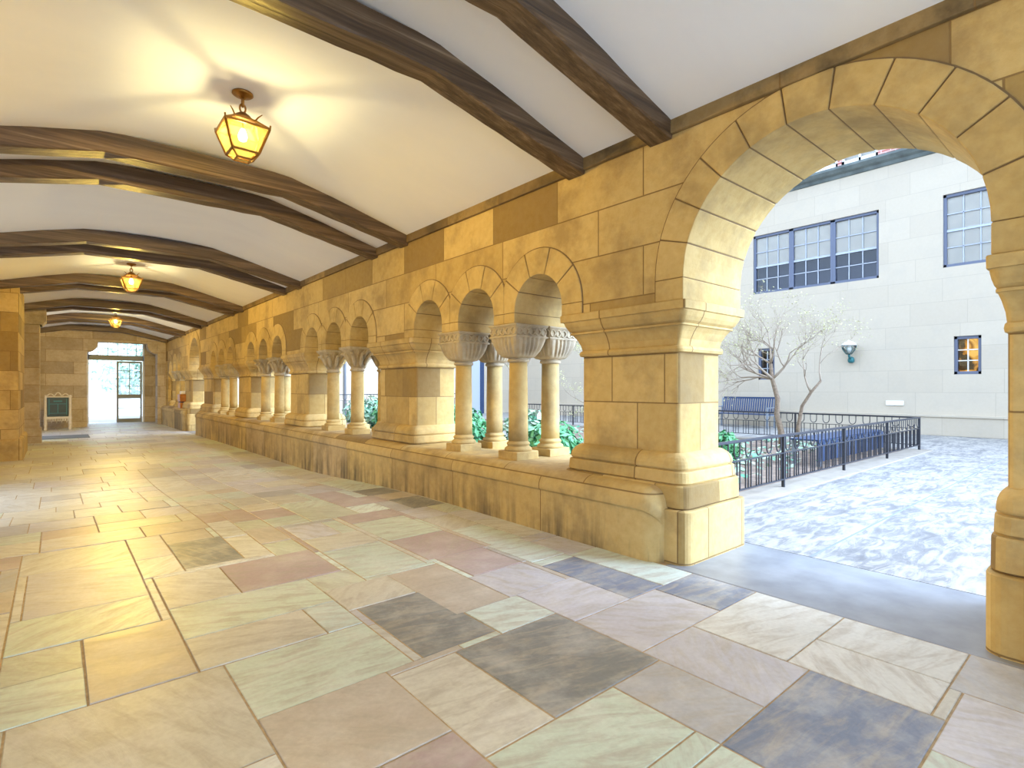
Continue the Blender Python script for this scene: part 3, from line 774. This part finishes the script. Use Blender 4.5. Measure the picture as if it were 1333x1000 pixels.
# ------------------------------------------------------------------ courtyard building
YG = 18.35
def grid_wall(b, xs, zs, holes, y, depth):
    xs = sorted(set(xs + [v for h in holes for v in h[:2]])); zs = sorted(set(zs + [v for h in holes for v in h[2:]]))
    for i in range(len(xs)-1):
        for k in range(len(zs)-1):
            cx, cz = (xs[i]+xs[i+1])/2, (zs[k]+zs[k+1])/2
            if any(h[0] < cx < h[1] and h[2] < cz < h[3] for h in holes): continue
            b.box(xs[i], xs[i+1], y, y+depth, zs[k], zs[k+1])
H = [(5.03,8.75,4.52,6.52),(2.0,3.54,4.56,6.53),(2.745,3.31,1.66,2.68),(8.02,8.58,1.58,2.64)]
cbld = thing('courtyard_building', 'pale limestone building with blue-grey windows across the courtyard', 'building', (0,0,0))
b = MB(); grid_wall(b, [-9, 21.75], [-.3, 7.75], H, YG, .4); b.build('facade_wall', M['facade'], cbld)
b = MB(); b.box(-9, 21.75, YG-.06, YG+.02, .0, .50); b.box(-9, 21.75, YG-.09, YG+.02, .50, .56); b.build('base_course', M['facade'], cbld, .01)
prof = [(0,7.72),(-.06,7.74),(-.1,7.82),(-.2,7.86),(-.3,7.95),(-.3,8.02),(0,8.05)]
MB().loft([[(x, YG+.02+y, z) for y, z in prof] for x in (-9, 21.75)], True, False).build('cornice', M['cornice'], cbld)
MB().box(-9, 21.75, YG+.01, YG+.4, 8.0, 8.12).build('parapet_band', M['facade'], cbld)
b = MB(); grid_wall(b, [-9, 21.75], [8.1, 12], [(5.12,6.1,8.15,10),(6.2,7.7,8.15,10)], YG+.25, .3); b.build('brick_storey', M['brick'], cbld)
b = MB(); b.box(-9, 21.75, YG+.9, YG+1.0, -.3, 12); b.box(-9, 21.75, YG+.3, YG+1.0, 11.9, 12.1); b.build('inner_wall', M['dark'], cbld)
def sash(x0, x1, z0, z1, nc, nr, split, parent, blind=True, lit=False, mull=.09):
    y = YG+.08; zm = z0 + (z1-z0)*split
    w = MB()
    for a, c in ((x0, x0+.07), (x1-.07, x1)): w.box(a, c, y-.03, y+.1, z0, z1)
    for a, c in ((z0, z0+.08), (z1-.08, z1)): w.box(x0, x1, y-.03, y+.1, a, c)
    f_ = w.build('window', M['frame'], parent, .006)
    s = MB()
    X0_, X1_ = x0+.07, x1-.07
    if split: s.box(X0_, X1_, y, y+.06, zm-.03, zm+.03)
    for a, c in (((z0+.08, zm), (zm, z1-.08)) if split else ((z0+.08, z1-.08),)):
        for k in range(1, nc): X = X0_ + (X1_-X0_)*k/nc; s.box(X-.012, X+.012, y+.01, y+.04, a, c)
        for k in range(1, nr): Z = a + (c-a)*k/nr; s.box(X0_, X1_, y+.01, y+.04, Z-.012, Z+.012)
    s.build('glazing_bar', M['white'] if lit else M['palegrey'], f_)
    MB().box(X0_, X1_, y+.045, y+.051, z0+.08, z1-.08).build('pane', M['glass'] if not lit else M['clear'], f_)
    if blind: MB().box(X0_, X1_, y+.06, y+.07, zm if blind is True else z0, z1-.05).build('blind', M['curtain'], f_)
    if lit: MB().box(X0_, X1_, y+.2, y+.22, z0, z1).build('lit_room', M['lit'], f_)
for k in range(3):
    w3 = (8.75-5.03)/3; sash(5.03+k*w3, 5.03+(k+1)*w3, 4.52, 6.52, 3, 2, .46, cbld)
sash(2.0, 3.54, 4.56, 6.53, 4, 2, .5, cbld, blind='full')
sash(2.745, 3.31, 1.66, 2.68, 2, 3, 0, cbld, blind=False, lit=True)
sash(8.02, 8.58, 1.58, 2.64, 2, 3, 0, cbld, blind=False)
for x0, x1 in ((5.12,6.1),(6.2,7.7)):
    w = MB(); w.box(x0,x0+.07,YG+.3,YG+.4,8.15,10); w.box(x1-.07,x1,YG+.3,YG+.4,8.15,10); w.box((x0+x1)/2-.03,(x0+x1)/2+.03,YG+.3,YG+.4,8.15,10); w.box(x0,x1,YG+.3,YG+.4,8.15,8.33); w.box(x0,x1,YG+.3,YG+.4,9.1,9.16)
    f_ = w.build('window', M['white'], cbld); MB().box(x0+.05,x1-.05,YG+.34,YG+.35,8.3,10).build('pane', M['glass'], f_)
    MB().box(x0,x1,YG+.45,YG+.47,8.15,10).build('blind', M['curtain'], f_)
pl = MB().box(4.42, 4.85, YG-.03, YG-.0, .80, .93).build('wall_plaque', M['white'], None, .005); tag(pl, 'small white rectangular plaque on the courtyard building wall', 'plaque', kind='thing')
sc_ = thing('wall_lamp', 'white globe lamp on a teal bracket, fixed to the courtyard building', 'lamp', (5.72, YG, 2.2))
b = MB(); b.tube([(0,-.02,0),(0,-.16,-.03),(0,-.26,.04),(0,-.27,.12)], [.035,.03,.03,.035], 10); b.lathe([(-.10,.05),(-.07,.085),(0,.09),(.06,.07),(.09,.03)], (0,-.09,-.05), 18); b.build('bracket', M['teal'], sc_)
MB().lathe([(.10,.06),(.16,.11),(.24,.165),(.32,.195),(.37,.19)], (0,-.27,0), 20).build('glass_bowl', M['clear'], sc_)
MB().lathe([(.14,.045),(.2,.06),(.28,.065),(.34,.05)], (0,-.27,0), 16).build('bulb', M['white'], sc_)
b = MB()
for k in range(8):
    a = 2*PI*k/8; b.tube([((r+.004)*math.cos(a), -.27+(r+.004)*math.sin(a), z) for z, r in ((.10,.06),(.16,.11),(.24,.165),(.32,.195),(.37,.19))], .007, 5)
b.build('cage_rib', M['teal'], sc_)
MB().lathe([(.365,.2),(.39,.2),(.43,.17),(.47,.11),(.49,.05),(.52,.03),(.54,.005)], (0,-.27,0), 24).build('cap', M['white'], sc_)

# courtyard end wall with downpipe and tall blue door
XW = 21.8
ce = thing('courtyard_end_wall', 'pale stone building closing the far end of the garden, seen through the triple windows', 'building', (0,0,0))
MB().box(XW, XW+.5, 4.4, 18.8, -.3, 9).build('facade_wall', M['facade'], ce)
b = MB(); b.box(XW-.06, XW+.05, 16.36, 16.6, -.2, 3.4); b.box(XW-.06, XW+.05, 15.2, 16.6, 3.3, 3.42); b.build('blue_door_frame', M['blue'], ce)
MB().box(XW-.03, XW+.04, 15.2, 16.36, -.2, 3.3).build('pale_door', M['palegrey'], ce)
MB().tube([(XW-.06, 9.25, -.1), (XW-.06, 9.25, 8)], .05, 10).build('downpipe', M['steel'], ce)

# ------------------------------------------------------------------ planting
def grow(b, lb, p, d, L, r, lev, q, leafs):
    n = 4; P = [p.copy()]; R = [r]
    for k in range(n):
        d = (d + Vector((q.uniform(-1,1), q.uniform(-1,1), q.uniform(-.5,.8)))*.22).normalized()
        p = p + d*L/n; P.append(p.copy()); R.append(r*(1 - .5*(k+1)/n))
    b.tube(P, R, 6 if r > .012 else 4)
    if lev == 0:
        for k in range(leafs):
            w = P[q.randint(1, n)] + Vector((q.gauss(0,.05), q.gauss(0,.05), q.gauss(0,.05))); s = q.uniform(.012,.026)
            u = Vector((q.uniform(-1,1), q.uniform(-1,1), q.uniform(-1,1))).normalized(); v = u.orthogonal().normalized()
            lb.add([w-u*s, w-v*s*.5, w+u*s, w+v*s*.5], [(0,1,2,3)])
        return
    for k in range(q.randint(3, 4)):
        i = q.randint(2, n); ax = d.orthogonal().normalized(); ax = Matrix.Rotation(q.uniform(0, 6.28), 3, d) @ ax
        nd = (Matrix.Rotation(q.uniform(.35, .95), 3, ax) @ d + Vector((0,0,.12))).normalized()
        grow(b, lb, P[i], nd, L*q.uniform(.6,.82), R[i]*.72, lev-1, q, leafs)
def tree(label, loc, stems, seed, lev=3, leafs=9, bud='bud', L=.75):
    q = random.Random(seed); t = thing('garden_tree', label, 'tree', loc)
    br, lb = MB(), MB()
    for P, R, dirs in stems:
        tb = MB(); tb.tube(P, R, 10); tb.build('trunk', M['bark'], t)
        for at, d in dirs: grow(br, lb, Vector(P[at]), Vector(d).normalized(), L, R[at]*.7, lev, q, leafs)
    br.build('branch', M['twig'], t); lb.build('foliage', M[bud], t)
    return t
# local axes: +x is towards the far end (picture left), heights from the soil
tree('bare spring tree with pale buds inside the railing, in front of the blue bench', (5.25, 12.4, -.05),
     [([(0,0,0),(.02,0,.35),(.12,0,.75),(.10,0,1.1),(.22,.0,1.55),(.26,0,1.9)], [.075,.065,.058,.052,.045,.036], [(5,(.25,.2,.9)),(5,(-.5,-.3,.8)),(5,(.9,.3,.6)),(4,(.95,-.3,.35)),(4,(-.8,.4,.6)),(4,(.9,.4,.3)),(4,(.3,-.9,.5))]),
      ([(-.28,.1,0),(-.30,.1,.5),(-.38,.1,.95),(-.56,.1,1.25),(-.76,.1,1.5)], [.045,.04,.035,.03,.022], [(4,(.1,.1,.9)),(3,(.4,-.2,.9))])], 21, 4, 2, 'bud', .74)
def shrub(label, loc, r, n, size, mat='leaf', seed=1, group=None):
    t = thing('garden_shrub', label, 'shrub', loc, group)
    leafcloud(n, r[0], r[1], r[2], size, seed, .35).build('foliage', M[mat], t, loc=(0,0,r[2]*.9))
    b = MB(); q = random.Random(seed)
    for k in range(7): b.tube([(q.uniform(-.05,.05), q.uniform(-.05,.05), -.05), (q.uniform(-.6,.6)*r[0], q.uniform(-.6,.6)*r[1], r[2]*1.1)], [.012,.005], 5)
    b.build('stem', M['bark'], t); return t
shrub('small round bright green bush inside the railing, left of the bare tree', (4.78, 9.0, -.05), (.27,.27,.32), 900, .055, 'leaf', 3)
sp = [(6.5,6.4,.55,.42),(7.6,6.9,.6,.5),(8.8,6.2,.55,.42),(9.9,6.9,.6,.52),(11.3,7.3,.65,.55),(12.8,7.0,.6,.5),(14.2,7.6,.7,.6),(15.8,7.4,.7,.6)]
for i, (x, y, r, h) in enumerate(sp):
    o = 'first second third fourth fifth sixth seventh eighth'.split()[i]
    shrub(f'leafy green shrub behind the arcade, {o} of the row counted from the archway', (x, y, -.05), (r, r, h), 1300, .085, 'ivy' if i % 3 == 1 else 'leaf', 10+i, 'shrubs behind the arcade')
q = random.Random(5); iv = MB()
for _ in range(5200):
    x, y = q.uniform(3.4, 11), q.uniform(5.2, 13.2)
    if q.random() > .35 + .5*math.sin(x*1.7+y)*math.sin(y*1.1): continue
    p = Vector((x, y, q.uniform(0, .16))); s = q.uniform(.04,.08)
    n_ = Vector((q.uniform(-.6,.6), q.uniform(-.6,.6), 1)).normalized(); u = n_.orthogonal().normalized(); u = Matrix.Rotation(q.uniform(0,6.28), 3, n_) @ u; w = n_.cross(u)
    if (x-3.75)**2 < .16 and 9.6 < y < 13.2: continue
    iv.add([p-u*s, p-w*s*.7, p+u*s, p+w*s*.7], [(0,1,2,3)])
tag(iv.build('ivy_groundcover', M['ivy']), 'pale green ivy covering the garden bed behind the railing', 'ivy', kind='stuff')
tree('slender bare tree among the shrubs, seen between the nearest columns', (9.6, 8.3, -.05),
     [([(0,0,0),(.05,0,.6),(0,.05,1.2),(.08,0,1.9)], [.05,.045,.04,.03], [(3,(.2,.3,.9)),(3,(-.5,.1,.8)),(2,(.6,.2,.7)),(2,(-.5,-.3,.7))])], 33, 3, 6)
tree('small budding tree with mottled leaves beside the nearest pier', (7.5, 8.9, -.05),
     [([(0,0,0),(-.1,0,.6),(-.02,0,1.3)], [.05,.042,.034], [(2,(.2,.3,.9)),(2,(-.6,.1,.7)),(1,(.7,.2,.6)),(2,(.1,-.5,.8))])], 44, 3, 16)

# ------------------------------------------------------------------ the measures above are taken as (along, across, up); lay them out right-handed
for me in bpy.data.meshes:
    for v in me.vertices: v.co = (v.co.y, v.co.x, v.co.z)
    me.flip_normals()
for o in bpy.data.objects:
    o.location = (o.location.y, o.location.x, o.location.z); o.rotation_euler.z *= -1

# ------------------------------------------------------------------ daylight, camera
SUNDIR, SKYLOBE, SKYBASE = (.5, -.75, .36), 17.5, 2.2      # overcast, brightest where the sun stands behind the haze
w = bpy.data.worlds.new('sky'); bpy.context.scene.world = w; w.use_nodes = True
nt = w.node_tree; bg = nt.nodes['Background']
tc = nt.nodes.new('ShaderNodeTexCoord'); dp = nt.nodes.new('ShaderNodeVectorMath'); dp.operation = 'DOT_PRODUCT'
dp.inputs[1].default_value = Vector(SUNDIR).normalized(); nt.links.new(tc.outputs['Generated'], dp.inputs[0])
mx = nt.nodes.new('ShaderNodeMath'); mx.operation = 'MAXIMUM'; nt.links.new(dp.outputs['Value'], mx.inputs[0])
pw = nt.nodes.new('ShaderNodeMath'); pw.operation = 'POWER'; pw.inputs[1].default_value = 5; nt.links.new(mx.outputs[0], pw.inputs[0])
ma = nt.nodes.new('ShaderNodeMath'); ma.operation = 'MULTIPLY_ADD'; ma.inputs[1].default_value = SKYLOBE; ma.inputs[2].default_value = SKYBASE; nt.links.new(pw.outputs[0], ma.inputs[0])
nt.links.new(ma.outputs[0], bg.inputs[1]); bg.inputs[0].default_value = (.68,.87,1.18,1)
cam = bpy.data.cameras.new('camera'); co = bpy.data.objects.new('camera', cam); C.objects.link(co)
f = 699.0; cam.sensor_width = 36; cam.lens = f/1333*36; cam.sensor_fit = 'HORIZONTAL'
cam.shift_y = 5/1333; cam.clip_start = .05; cam.clip_end = 300
th = math.atan((666.5-73)/f)
co.location = (0, 0, 1.3)
co.rotation_euler = (PI/2, 0, -th)      # the corridor runs along +y, the camera is turned right towards the courtyard (+x)
bpy.context.scene.camera = co
vs_ = bpy.context.scene.view_settings
bpy.context.scene.display_settings.display_device = 'sRGB'
vs_.view_transform = 'Standard'; vs_.look = 'None'; vs_.exposure = 0.23; vs_.gamma = 1.0; vs_.use_curve_mapping = False
cy = bpy.context.scene.cycles
cy.max_bounces = 14; cy.diffuse_bounces = 8; cy.transparent_max_bounces = 24; cy.sample_clamp_indirect = 8
